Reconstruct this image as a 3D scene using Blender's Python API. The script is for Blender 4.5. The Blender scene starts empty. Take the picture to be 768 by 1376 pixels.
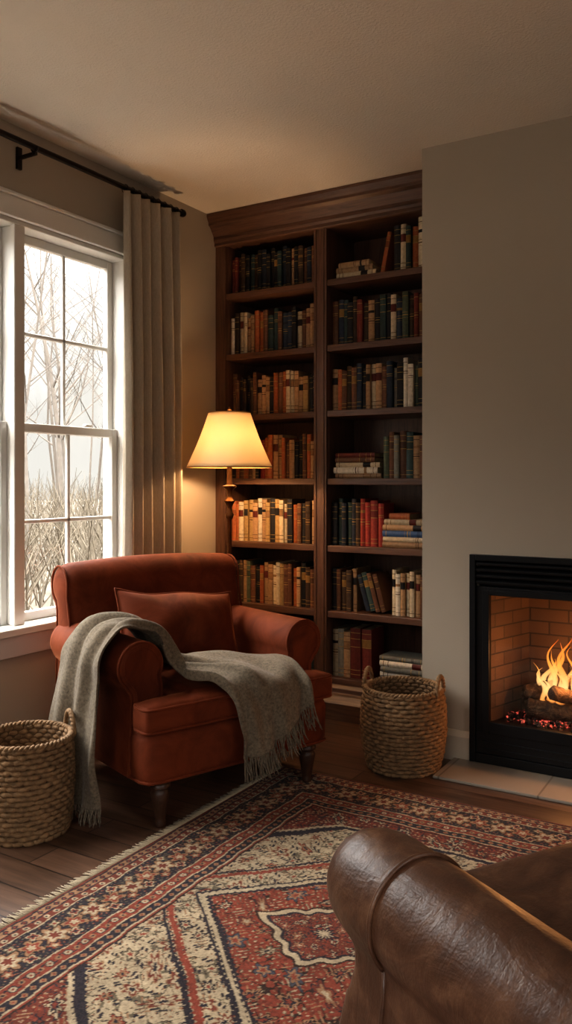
import bpy, bmesh, math, random
import numpy as np
from mathutils import Vector, Matrix, noise
R=random.Random(7)
S=bpy.context.scene
COL=S.collection
def lin(h):
    h=h.lstrip('#'); o=[]
    for i in (0,2,4):
        c=int(h[i:i+2],16)/255
        o.append(c/12.92 if c<=.04045 else ((c+.055)/1.055)**2.4)
    return (*o,1.0)
# ---------------------------------------------------------------- materials
class N:
    def __init__(s,name):
        s.m=bpy.data.materials.new(name); s.m.use_nodes=True
        s.t=s.m.node_tree; s.n=s.t.nodes; s.l=s.t.links
        s.b=s.n['Principled BSDF']; s.out=s.n['Material Output']
    def add(s,typ,**k):
        n=s.n.new(typ)
        for a,v in k.items(): setattr(n,a,v)
        return n
    def link(s,a,b): s.l.new(a,b)
    def coord(s,scale=(1,1,1),rot=(0,0,0),kind='Object'):
        tc=s.add('ShaderNodeTexCoord'); mp=s.add('ShaderNodeMapping')
        mp.inputs['Scale'].default_value=scale; mp.inputs['Rotation'].default_value=rot
        s.link(tc.outputs[kind],mp.inputs['Vector']); return mp.outputs[0]
    def noise(s,vec,scale,detail=4,rough=.55,dist=0):
        n=s.add('ShaderNodeTexNoise'); n.inputs['Scale'].default_value=scale
        n.inputs['Detail'].default_value=detail; n.inputs['Roughness'].default_value=rough
        n.inputs['Distortion'].default_value=dist
        s.link(vec,n.inputs['Vector']); return n.outputs['Fac']
    def ramp(s,fac,stops):
        r=s.add('ShaderNodeValToRGB'); e=r.color_ramp.elements
        while len(e)<len(stops): e.new(.5)
        for x,(p,c) in zip(e,stops): x.position=p; x.color=c
        s.link(fac,r.inputs[0]); return r.outputs[0]
    def bump(s,h,strength,dist=.01,normal=None):
        b=s.add('ShaderNodeBump'); b.inputs['Strength'].default_value=strength
        b.inputs['Distance'].default_value=dist; s.link(h,b.inputs['Height'])
        if normal: s.link(normal,b.inputs['Normal'])
        s.link(b.outputs[0],s.b.inputs['Normal']); return b.outputs[0]
    def p(s,**k):
        for a,v in k.items(): s.b.inputs[a.replace('_',' ')].default_value=v
        return s
def scl(c,f): return (c[0]*f,c[1]*f,c[2]*f,1)
def simple(name,col,rough=.6,metal=0,var=.15,nscale=8,bump=.1,bscale=60,**k):
    s=N(name); s.p(Roughness=rough,Metallic=metal,**k)
    v=s.coord(); f=s.noise(v,nscale)
    s.link(s.ramp(f,[(.3,scl(col,1-var)),(.7,scl(col,1+var))]),s.b.inputs['Base Color'])
    if bump: s.bump(s.noise(v,bscale,3),bump,.005)
    return s.m
def wood(name,c1,c2,scale,rough=.42):
    s=N(name); s.p(Roughness=rough)
    v=s.coord(scale)
    f=s.noise(v,3.2,8,.62,1.2)
    c=s.ramp(f,[(.28,c1),(.55,c2),(.75,scl(c1,.85))])
    f2=s.noise(v,14,4,.6)
    mx=s.add('ShaderNodeMixRGB',blend_type='MULTIPLY'); mx.inputs[0].default_value=.45
    s.link(c,mx.inputs[1]); s.link(s.ramp(f2,[(.3,(.45,.45,.45,1)),(.65,(1,1,1,1))]),mx.inputs[2])
    s.link(mx.outputs[0],s.b.inputs['Base Color'])
    s.bump(f2,.12,.004); return s.m
M={}
wc1=lin('#442d22'); wc2=lin('#694b3a')
M['wood_v']=wood('walnut_vertical',wc1,wc2,(9,9,.7))
M['wood_h']=wood('walnut_horizontal',wc1,wc2,(.7,9,9))
M['leg']=wood('walnut_leg',lin('#2e1e16'),lin('#4a3022'),(12,12,2))
def wallmat(name,col,bs,bd,bst):
    s=N(name); s.p(Roughness=.9); v=s.coord()
    s.link(s.ramp(s.noise(v,1.3,3),[(.3,scl(col,.97)),(.7,scl(col,1.03))]),s.b.inputs['Base Color'])
    s.bump(s.noise(v,bs,3,.6),bst,bd); return s.m
M['wall']=wallmat('greige_wall_paint',lin('#aca090'),220,.002,.3)
M['ceil']=wallmat('textured_ceiling_paint',lin('#dad0c2'),100,.006,.6)
M['white']=simple('white_trim_paint',lin('#d5d2cc'),.4,var=.02,bump=0)
M['trim']=simple('greige_trim_paint',lin('#b8ac9a'),.5,var=.03,bump=0)
s=N('dark_oak_planks'); s.p(Roughness=.3)
v=s.coord()
br=s.add('ShaderNodeTexBrick',offset=.37,offset_frequency=2)
for a,b in (('Scale',1.0),('Mortar Size',.0025),('Mortar Smooth',.1),('Bias',0.0),('Brick Width',1.5),('Row Height',.13)): br.inputs[a].default_value=b
br.inputs['Color1'].default_value=(0,0,0,1); br.inputs['Color2'].default_value=(1,1,1,1); br.inputs['Mortar'].default_value=(.5,.5,.5,1)
s.link(v,br.inputs['Vector'])
v2=s.coord((.8,10,1)); g=s.noise(v2,4,8,.62,.8)
c=s.ramp(g,[(.25,lin('#3a2a20')),(.5,lin('#5e4637')),(.8,lin('#785c4a'))])
m1=s.add('ShaderNodeMixRGB',blend_type='MULTIPLY'); m1.inputs[0].default_value=1
s.link(c,m1.inputs[1]); s.link(s.ramp(br.outputs['Color'],[(0,(.72,.72,.72,1)),(1,(1.1,1.1,1.1,1))]),m1.inputs[2])
m2=s.add('ShaderNodeMixRGB'); m2.inputs[2].default_value=(.012,.008,.006,1)
s.link(br.outputs['Fac'],m2.inputs[0]); s.link(m1.outputs[0],m2.inputs[1])
s.link(m2.outputs[0],s.b.inputs['Base Color'])
inv=s.add('ShaderNodeMath',operation='SUBTRACT'); inv.inputs[0].default_value=1; s.link(br.outputs['Fac'],inv.inputs[1])
s.bump(inv.outputs[0],.5,.003); M['floor']=s.m
s=N('firebox_brick'); s.p(Roughness=.85)
tc=s.add('ShaderNodeTexCoord'); sp=s.add('ShaderNodeSeparateXYZ'); s.link(tc.outputs['Object'],sp.inputs[0])
ad=s.add('ShaderNodeMath',operation='ADD'); s.link(sp.outputs[0],ad.inputs[0]); s.link(sp.outputs[1],ad.inputs[1])
cb=s.add('ShaderNodeCombineXYZ'); s.link(ad.outputs[0],cb.inputs[0]); s.link(sp.outputs[2],cb.inputs[1])
br=s.add('ShaderNodeTexBrick')
for a,b in (('Scale',1.0),('Mortar Size',.0035),('Brick Width',.17),('Row Height',.058)): br.inputs[a].default_value=b
br.inputs['Color1'].default_value=lin('#5f4838'); br.inputs['Color2'].default_value=lin('#4b382c'); br.inputs['Mortar'].default_value=lin('#2e2622')
s.link(cb.outputs[0],br.inputs['Vector']); s.link(br.outputs['Color'],s.b.inputs['Base Color'])
s.bump(br.outputs['Fac'],-.6,.006); M['brick']=s.m
s=N('hearth_tile'); s.p(Roughness=.35); v=s.coord()
br=s.add('ShaderNodeTexBrick',offset=0)
for a,b in (('Scale',1.0),('Mortar Size',.004),('Brick Width',.4),('Row Height',.6)): br.inputs[a].default_value=b
br.inputs['Color1'].default_value=lin('#8a8076'); br.inputs['Color2'].default_value=lin('#92887c'); br.inputs['Mortar'].default_value=lin('#6d6258')
s.link(v,br.inputs['Vector']); s.link(br.outputs['Color'],s.b.inputs['Base Color']); M['tile']=s.m
def velvet(name,c):
    s=N(name); s.p(Roughness=.7); s.b.inputs['Sheen Weight'].default_value=.5; s.b.inputs['Sheen Roughness'].default_value=.25
    s.b.inputs['Sheen Tint'].default_value=lin('#e59468'); s.b.inputs['Specular IOR Level'].default_value=.12
    v=s.coord(); f=s.noise(v,6,6,.65,.8)
    s.link(s.ramp(f,[(.3,scl(c,.6)),(.52,c),(.78,scl(c,1.4))]),s.b.inputs['Base Color'])
    n1=s.bump(s.noise(v,300,2),.12,.001); s.bump(s.noise(v,11,3),.18,.01,n1); return s.m
M['velvet']=velvet('rust_velvet',lin('#6d351f'))
def fabric(name,c,wscale=500,sheen=.2,var=.12,bs=.3):
    s=N(name); s.p(Roughness=.95); s.b.inputs['Sheen Weight'].default_value=sheen; s.b.inputs['Specular IOR Level'].default_value=.1
    v=s.coord(); f=s.noise(v,wscale*.25,3,.7)
    s.link(s.ramp(f,[(.3,scl(c,1-var)),(.7,scl(c,1+var))]),s.b.inputs['Base Color'])
    s.bump(s.noise(v,wscale,2),bs,.002); return s.m
M['wool']=fabric('grey_wool_throw_fabric',lin('#726758'),420,.12,.38,.7)
s=N('linen_curtain_fabric'); c=lin('#b9ad9b'); s.p(Roughness=.95)
v=s.coord((1,1,.25)); f=s.noise(v,160,3,.7)
s.link(s.ramp(f,[(.3,scl(c,.88)),(.7,scl(c,1.1))]),s.b.inputs['Base Color']); s.bump(f,.25,.002)
tr=s.add('ShaderNodeBsdfTranslucent'); tr.inputs[0].default_value=c
mx=s.add('ShaderNodeMixShader'); mx.inputs[0].default_value=.2
s.link(s.b.outputs[0],mx.inputs[1]); s.link(tr.outputs[0],mx.inputs[2]); s.link(mx.outputs[0],s.out.inputs[0]); M['curtain']=s.m
s=N('brown_leather'); s.p(Roughness=.36); s.b.inputs['Specular IOR Level'].default_value=.5
v=s.coord(); f=s.noise(v,5.5,8,.72,1.2)
s.link(s.ramp(f,[(.28,lin('#38241a')),(.5,lin('#5a3d2d')),(.75,lin('#87644c'))]),s.b.inputs['Base Color'])
vo=s.add('ShaderNodeTexVoronoi'); vo.inputs['Scale'].default_value=260; s.link(v,vo.inputs['Vector'])
n1=s.bump(vo.outputs['Distance'],.12,.0015)
n2=s.bump(s.noise(s.coord((2.2,.7,2.2)),7,4,.55,1.2),.25,.012,n1)
s.bump(s.noise(s.coord((1,2.5,1)),16,5,.6,2.0),.2,.006,n2)
s.link(s.ramp(f,[(.2,(.46,.46,.46,1)),(.8,(.3,.3,.3,1))]),s.b.inputs['Roughness']); M['leather']=s.m
M['black']=simple('black_metal',lin('#1b1c1e'),.4,.4,var=.1,bump=0)
M['rod']=simple('dark_iron',lin('#241c18'),.4,.6,var=.1,bump=0)
M['bronze']=simple('aged_bronze',lin('#6a4a2e'),.38,.8,var=.25,nscale=30,bump=.1)
M['basket']=simple('seagrass_weave',lin('#826648'),.85,var=.4,nscale=45,bump=.6,bscale=220)
M['liner']=simple('basket_inside',lin('#5c452d'),.9,bump=0)
M['rugback']=simple('rug_backing',lin('#5b3022'),.95)
M['fringe']=fabric('rug_fringe_cotton',lin('#a89a82'),300,.1)
def attrmat(name,rough=.6,spec=.3,bump=None,sheen=0):
    s=N(name); a=s.add('ShaderNodeAttribute',attribute_name='Col')
    v=s.coord(); f=s.noise(v,70,4,.6)
    mx=s.add('ShaderNodeMixRGB',blend_type='MULTIPLY'); mx.inputs[0].default_value=1
    s.link(a.outputs['Color'],mx.inputs[1]); s.link(s.ramp(f,[(.3,(.75,.75,.75,1)),(.7,(1.1,1.1,1.1,1))]),mx.inputs[2])
    s.link(mx.outputs[0],s.b.inputs['Base Color']); s.p(Roughness=rough); s.b.inputs['Specular IOR Level'].default_value=spec
    s.b.inputs['Sheen Weight'].default_value=sheen
    if bump: s.bump(s.noise(v,bump,2),.4,.004)
    return s.m
M['books']=attrmat('book_cloth',.55)
M['rug']=attrmat('rug_wool_pile',.95,.1,350,.05)
s=N('window_glass'); t_=s.add('ShaderNodeBsdfTransparent'); g_=s.add('ShaderNodeBsdfGlossy'); g_.inputs['Roughness'].default_value=.02
mx=s.add('ShaderNodeMixShader'); mx.inputs[0].default_value=.03
s.link(t_.outputs[0],mx.inputs[1]); s.link(g_.outputs[0],mx.inputs[2]); s.link(mx.outputs[0],s.out.inputs[0]); M['glass']=s.m
s=N('linen_lamp_shade'); s.p(Roughness=.9); c=lin('#e0d0b2'); s.b.inputs['Base Color'].default_value=c
tr=s.add('ShaderNodeBsdfTranslucent'); tr.inputs[0].default_value=lin('#f0e4ca')
mx=s.add('ShaderNodeMixShader'); mx.inputs[0].default_value=.26
s.bump(s.noise(s.coord((1,1,1)),300,2),.2,.001)
s.link(s.b.outputs[0],mx.inputs[1]); s.link(tr.outputs[0],mx.inputs[2]); s.link(mx.outputs[0],s.out.inputs[0]); M['shade']=s.m
s=N('charred_log'); s.p(Roughness=.9); v=s.coord((1,1,1)); f=s.noise(v,28,6,.65,.6)
s.link(s.ramp(f,[(.35,lin('#1c130d')),(.55,lin('#54402f')),(.75,lin('#8d745c'))]),s.b.inputs['Base Color']); s.bump(f,.9,.02); M['log']=s.m
s=N('glowing_embers'); v=s.coord(); f=s.noise(v,60,4,.6)
s.link(s.ramp(f,[(.4,lin('#120c0a')),(.6,lin('#2a1812'))]),s.b.inputs['Base Color'])
s.link(s.ramp(f,[(.57,(0,0,0,1)),(.70,(1,.14,.09,1))]),s.b.inputs['Emission Color']); s.b.inputs['Emission Strength'].default_value=1.1; s.bump(f,1,.02); M['ember']=s.m
s=N('flame'); tc=s.add('ShaderNodeTexCoord'); sp=s.add('ShaderNodeSeparateXYZ'); s.link(tc.outputs['Generated'],sp.inputs[0])
em=s.add('ShaderNodeEmission'); em.inputs['Strength'].default_value=1.1
s.link(s.ramp(sp.outputs[2],[(0,(1,.28,.03,1)),(.28,(1,.58,.22,1)),(.55,(1,.36,.06,1)),(1,(.8,.12,.01,1))]),em.inputs[0])
tp=s.add('ShaderNodeBsdfTransparent'); lw=s.add('ShaderNodeLayerWeight'); lw.inputs[0].default_value=.4
mx=s.add('ShaderNodeMixShader'); s.link(s.ramp(lw.outputs['Facing'],[(.05,(.42,.42,.42,1)),(.85,(1,1,1,1))]),mx.inputs[0])
s.link(em.outputs[0],mx.inputs[1]); s.link(tp.outputs[0],mx.inputs[2]); s.link(mx.outputs[0],s.out.inputs[0]); M['flame']=s.m
M['bark']=simple('tree_bark',lin('#554e47'),1,var=.2,bump=0)
M['ground']=simple('leaf_litter',lin('#4c4338'),1,var=.3,nscale=1.2,bump=0)
M['hedge']=simple('dry_thicket',lin('#50483c'),1,var=.35,nscale=3,bump=0)

# ---------------------------------------------------------------- geometry helpers
class B:
    def __init__(s): s.v=[]; s.f=[]; s.mi=[]
    def face(s,ids,mi=0): s.f.append(tuple(ids)); s.mi.append(mi)
    def box(s,x0,x1,y0,y1,z0,z1,mi=0,T=None):
        b=len(s.v)
        for z in (z0,z1):
            for x,y in ((x0,y0),(x1,y0),(x1,y1),(x0,y1)):
                p=Vector((x,y,z)); s.v.append(tuple(T@p if T else p))
        for q in ((3,2,1,0),(4,5,6,7),(0,1,5,4),(1,2,6,5),(2,3,7,6),(3,0,4,7)): s.face([b+i for i in q],mi)
    def prism(s,pts,axis,a,b,mi=0):
        n=len(pts); k=len(s.v)
        for w in (a,b):
            for p in pts:
                s.v.append({'x':(w,p[0],p[1]),'y':(p[0],w,p[1]),'z':(p[0],p[1],w)}[axis])
        for i in range(n):
            j=(i+1)%n; s.face([k+i,k+j,k+n+j,k+n+i],mi)
        s.face([k+i for i in reversed(range(n))],mi); s.face([k+n+i for i in range(n)],mi)
    def tube(s,pts,rad,n=6,mi=0,closed=False,cap=True):
        pts=[Vector(p) for p in pts]; m=len(pts)
        if not hasattr(rad,'__len__'): rad=[rad]*m
        k=len(s.v); up=None
        for i,p in enumerate(pts):
            if closed: t=(pts[(i+1)%m]-pts[i-1])
            else: t=pts[min(i+1,m-1)]-pts[max(i-1,0)]
            if t.length<1e-9: t=Vector((0,0,1))
            t.normalize()
            if up is None:
                up=Vector((0,0,1)) if abs(t.z)<.9 else Vector((1,0,0))
            a=(up-t*up.dot(t))
            if a.length<1e-6: a=t.orthogonal()
            a.normalize(); up=a; b=t.cross(a)
            for j in range(n):
                q=2*math.pi*j/n; s.v.append(tuple(p+(a*math.cos(q)+b*math.sin(q))*rad[i]))
        rng=m if closed else m-1
        for i in range(rng):
            i2=(i+1)%m
            for j in range(n):
                j2=(j+1)%n; s.face([k+i*n+j,k+i*n+j2,k+i2*n+j2,k+i2*n+j],mi)
        if cap and not closed:
            s.face([k+j for j in reversed(range(n))],mi); s.face([k+(m-1)*n+j for j in range(n)],mi)
    def lathe(s,prof,cx=0,cy=0,n=32,mi=0,cap=True):
        k=len(s.v)
        for r,z in prof:
            for j in range(n):
                q=2*math.pi*j/n; s.v.append((cx+r*math.cos(q),cy+r*math.sin(q),z))
        for i in range(len(prof)-1):
            for j in range(n):
                j2=(j+1)%n; s.face([k+i*n+j,k+i*n+j2,k+(i+1)*n+j2,k+(i+1)*n+j],mi)
        if cap:
            s.face([k+j for j in reversed(range(n))],mi); s.face([k+(len(prof)-1)*n+j for j in range(n)],mi)
    def loft(s,rings,mi=0,cap=True):
        n=len(rings[0]); k=len(s.v)
        for r in rings: s.v.extend(tuple(p) for p in r)
        for i in range(len(rings)-1):
            for j in range(n):
                j2=(j+1)%n; s.face([k+i*n+j,k+i*n+j2,k+(i+1)*n+j2,k+(i+1)*n+j],mi)
        if cap:
            s.face([k+j for j in reversed(range(n))],mi); s.face([k+(len(rings)-1)*n+j for j in range(n)],mi)
    def obj(s,name,mats,parent=None,smooth=True,ang=40,bevel=0,seg=2,recalc=True,solid=0,subsurf=0,remesh=0,smoothit=0):
        me=bpy.data.meshes.new(name); me.from_pydata(s.v,[],s.f)
        if not isinstance(mats,(list,tuple)): mats=[mats]
        for m in mats: me.materials.append(m)
        me.polygons.foreach_set('material_index',s.mi)
        if recalc:
            bm=bmesh.new(); bm.from_mesh(me); bmesh.ops.recalc_face_normals(bm,faces=bm.faces); bm.to_mesh(me); bm.free()
        if smooth:
            me.polygons.foreach_set('use_smooth',[True]*len(me.polygons))
            if not remesh: me.set_sharp_from_angle(angle=math.radians(ang))
        me.update()
        o=bpy.data.objects.new(name,me); COL.objects.link(o)
        if parent: o.parent=parent
        if remesh:
            r=o.modifiers.new('remesh','REMESH'); r.mode='VOXEL'; r.voxel_size=remesh; r.use_smooth_shade=True
        if smoothit:
            r=o.modifiers.new('smooth','SMOOTH'); r.iterations=smoothit; r.factor=.5
        if bevel:
            b=o.modifiers.new('bevel','BEVEL'); b.width=bevel; b.segments=seg; b.limit_method='ANGLE'; b.angle_limit=math.radians(35)
        if subsurf:
            b=o.modifiers.new('sub','SUBSURF'); b.levels=subsurf; b.render_levels=subsurf
        if solid:
            b=o.modifiers.new('solid','SOLIDIFY'); b.thickness=solid; b.offset=0
        return o
def empty(name,loc=(0,0,0),rz=0):
    e=bpy.data.objects.new(name,None); e.location=loc; e.rotation_euler=(0,0,rz); e.empty_display_size=.1; COL.objects.link(e); return e
def inset(poly,d):
    n=len(poly); out=[]
    area=sum(poly[i][0]*poly[(i+1)%n][1]-poly[(i+1)%n][0]*poly[i][1] for i in range(n))
    sg=1 if area>0 else -1
    for i in range(n):
        a=Vector(poly[i-1]); b=Vector(poly[i]); c=Vector(poly[(i+1)%n])
        e1=(b-a).normalized(); e2=(c-b).normalized()
        n1=Vector((-e1.y,e1.x))*sg; n2=Vector((-e2.y,e2.x))*sg
        m=(n1+n2)
        if m.length<1e-6: m=n1
        m.normalize(); out.append(b+m*d)
    return out
def resample(poly,step):
    out=[]; n=len(poly)
    for i in range(n):
        a=Vector(poly[i]); b=Vector(poly[(i+1)%n]); k=max(1,int((b-a).length/step))
        for j in range(k): out.append(a.lerp(b,j/k))
    return out
def smoothpoly(p,it):
    for _ in range(it): p=[(Vector(p[i-1])+Vector(p[i])*2+Vector(p[(i+1)%len(p)]))/4 for i in range(len(p))]
    return p

# ---------------------------------------------------------------- room shell
XL=-2.74; YB=4.12; XR=2.3; YF=-1.7; H=2.7; BX=-1.377; BY=3.46; BXR=.15
def wallobj(name,boxes,mat=M['wall']):
    b=B()
    for q in boxes: b.box(*q)
    return b.obj(name,mat,smooth=False)
wallobj('floor',[(XL-.15,XR+.15,YF-.15,YB+.15,-.12,0)],M['floor'])
wallobj('ceiling',[(XL-.15,XR+.15,YF-.15,YB+.15,H,H+.12)],M['ceil'])
WY0,WY1,WZ0,WZ1=1.04,3.05,.585,2.31
wallobj('wall_left',[(XL-.15,XL,YF-.15,WY0,0,H),(XL-.15,XL,WY1,YB+.15,0,H),(XL-.15,XL,WY0,WY1,0,WZ0),(XL-.15,XL,WY0,WY1,WZ1,H)])
wallobj('wall_back',[(XL,XR,YB,YB+.15,0,H)])
wallobj('wall_right',[(XR,XR+.15,YF-.15,-1.0,0,H),(XR,XR+.15,1.2,YB+.15,0,H),(XR,XR+.15,-1.0,1.2,0,.6),(XR,XR+.15,-1.0,1.2,2.3,H)])
wallobj('wall_front',[(XL,-1.3,YF-.15,YF,0,H),(.9,XR,YF-.15,YF,0,H),(-1.3,.9,YF-.15,YF,0,.6),(-1.3,.9,YF-.15,YF,2.3,H)])
FX0,FX1,FZ0,FZ1=-1.12,-.18,.03,.87
wallobj('wall_chimney_breast',[(BX,FX0,BY,YB,0,H),(FX1,BXR,BY,YB,0,H),(FX0,FX1,BY,YB,FZ1,H),(FX0,FX1,BY,YB,0,FZ0),(FX0,FX1,BY+.42,YB,FZ0,FZ1)])
def window(name,axis,plane,a0,a1,z0,z1,units,inward,wallt=.15):
    root=empty(name); b=B(); g=B()
    def bx(p0,p1,a,c,z_0,z_1,bb=b,mi=0):
        p0,p1=sorted((p0,p1))
        if axis=='x': bb.box(p0,p1,a,c,z_0,z_1,mi)
        else: bb.box(a,c,p0,p1,z_0,z_1,mi)
    P=lambda d: plane+inward*(-d)
    cw=.085
    bx(P(-.018),P(.0),a0-cw,a0,z0+.025,z1); bx(P(-.018),P(.0),a1,a1+cw,z0+.025,z1)
    bx(P(-.022),P(.0),a0-cw,a1+cw,z1,z1+.085); bx(P(-.035),P(.0),a0-cw-.01,a1+cw+.01,z1+.085,z1+.1)
    bx(P(0),P(.13),a0,a1,z0,z0+.025); bx(P(-.055),P(0),a0-cw-.02,a1+cw+.02,z0-.006,z0+.025)
    bx(P(-.018),P(0),a0-cw,a1+cw,z0-.1,z0-.006)
    bx(P(0),P(wallt),a0,a0+.02,z0+.025,z1); bx(P(0),P(wallt),a1-.02,a1,z0+.025,z1); bx(P(0),P(wallt),a0+.02,a1-.02,z1-.02,z1)
    uw=(a1-a0)/units
    zm=(z0+z1)/2
    for i in range(units):
        u0=a0+i*uw; u1=u0+uw
        if i>0: bx(P(.03),P(.13),u0-.02,u0+.02,z0+.025,z1-.02); bx(P(.0),P(.03),u0-.028,u0+.028,z0+.025,z1-.02)
        L=u0+.02; Rr=u1-.02
        for (sz0,sz1,off) in ((zm-.02,z1-.02,.085),(z0+.025,zm+.02,.055)):
            st=.035
            bx(P(off),P(off+.028),L,L+st,sz0,sz1); bx(P(off),P(off+.028),Rr-st,Rr,sz0,sz1)
            bx(P(off),P(off+.028),L+st,Rr-st,sz0,sz0+.04); bx(P(off),P(off+.028),L+st,Rr-st,sz1-.04,sz1)
            mid=(L+Rr)/2; zc=(sz0+sz1)/2
            bx(P(off+.004),P(off+.022),mid-.009,mid+.009,sz0+.04,sz1-.04)
            bx(P(off+.004),P(off+.022),L+st,Rr-st,zc-.009,zc+.009)
            bx(P(off+.012),P(off+.014),L+st,Rr-st,sz0+.04,sz1-.04,g)
        bx(P(.03),P(.055),(L+Rr)/2+.08,(L+Rr)/2+.12,zm+.02,zm+.032)
    b.obj('frame',M['white'],root,smooth=False,bevel=.003,seg=1)
    g.obj('panes',M['glass'],root,smooth=False)
    return root
window('window_1','x',XL,WY0,WY1,WZ0,WZ1,3,1)
window('fill_window_right','x',XR,-1.0,1.2,.6,2.3,3,-1)  # out-of-view window in the right wall, added for soft fill light
window('fill_window_front','y',YF,-1.3,.9,.6,2.3,3,1)  # unseen window behind the camera, also added to brighten the room
def portal(loc,rot,sx,sy):
    l=bpy.data.lights.new('daylight_portal','AREA'); l.shape='RECTANGLE'; l.size=sx; l.size_y=sy; l.cycles.is_portal=True
    o=bpy.data.objects.new('daylight_portal',l); o.location=loc; o.rotation_euler=rot; COL.objects.link(o)
portal((XL-.16,(WY0+WY1)/2,(WZ0+WZ1)/2),(0,-math.pi/2,0),WZ1-WZ0,WY1-WY0)
portal((XR+.16,.1,1.45),(0,math.pi/2,0),1.7,2.2)  # daylight through the added right-wall fill window
portal((-.2,YF-.16,1.45),(math.pi/2,0,0),2.2,1.7)  # daylight through the added fill window behind the camera
bbp=[(0,0),(.016,0),(.016,.105),(.01,.12),(.006,.13),(0,.13)]
b=B(); b.prism([(BY-p[0],p[1]) for p in bbp],'x',BX-.016,-1.156); b.box(BX-.016,BX,BY,3.66,0,.13); b.obj('baseboard_chimney',M['trim'],smooth=False)
b=B(); b.prism([(XL+p[0],p[1]) for p in bbp],'y',YF,3.66); b.obj('baseboard_left',M['trim'],smooth=False)
b=B(); b.prism([(BY-p[0],p[1]) for p in bbp],'x',-.14,BXR); b.obj('baseboard_chimney.001',M['trim'],smooth=False)
b=B(); b.prism([(YB-p[0],p[1]) for p in bbp],'x',BXR,XR); b.obj('baseboard_back',M['trim'],smooth=False)
b=B(); b.box(-1.225,-.03,3.19,BY-.001,0,.012); b.obj('hearth_tiles',M['tile'],smooth=False,bevel=.003)

# ---------------------------------------------------------------- bookcase
b=B(); V_,H_=0,1
FY=3.77; BK=4.115
x0,x1=XL+.001,BX-.001
LB=(-2.672,-2.105); RB=(-2.029,-1.459)
ZT=2.565
b.box(x0,LB[0],FY,FY+.03,.12,ZT,V_); b.box(LB[1],RB[0],FY,FY+.03,.12,ZT,V_); b.box(RB[1],x1,FY,FY+.03,.12,ZT,V_)
b.box(x0,LB[0],FY+.03,BK,0,ZT,V_); b.box(LB[1],RB[0],FY+.03,BK-.02,0,ZT,V_); b.box(RB[1],x1,FY+.03,BK,0,ZT,V_)
b.box(LB[0],LB[1],BK-.02,BK,0,ZT,V_); b.box(RB[0],RB[1],BK-.02,BK,0,ZT,V_)
b.box(LB[1]+.012,LB[1]+.018,FY-.005,FY,.2,ZT-.03,V_); b.box(RB[0]-.018,RB[0]-.012,FY-.005,FY,.2,ZT-.03,V_)
shelves=[2.247,1.906,1.565,1.212,.863,.522,.178]
for z in shelves:
    for q in (LB,RB):
        b.box(q[0],q[1],FY+.008,BK-.02,z-.0165,z+.0165,H_)
b.box(x0,x1,FY+.002,BK,ZT-.03,H-.001,H_)
crown=[(FY,ZT-.035),(FY-.012,ZT-.03),(FY-.012,ZT-.012),(FY-.02,ZT),(FY-.02,ZT+.02),(FY-.03,ZT+.035),(FY-.05,ZT+.062),(FY-.068,ZT+.075),(FY-.068,ZT+.09),(FY-.076,ZT+.1),(FY-.084,ZT+.118),(FY-.084,H-.001),(FY+.02,H-.001),(FY+.02,ZT-.035)]
b.prism(crown,'x',x0,x1,H_)
pl=[(FY+.02,0),(FY-.07,0),(FY-.07,.085),(FY-.055,.1),(FY-.04,.118),(FY-.022,.128),(FY-.018,.15),(FY,.165),(FY+.02,.165)]
b.prism(pl,'x',x0,x1,H_)
b.obj('bookcase',[M['wood_v'],M['wood_h']],smooth=False,bevel=.003,seg=2)

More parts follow.
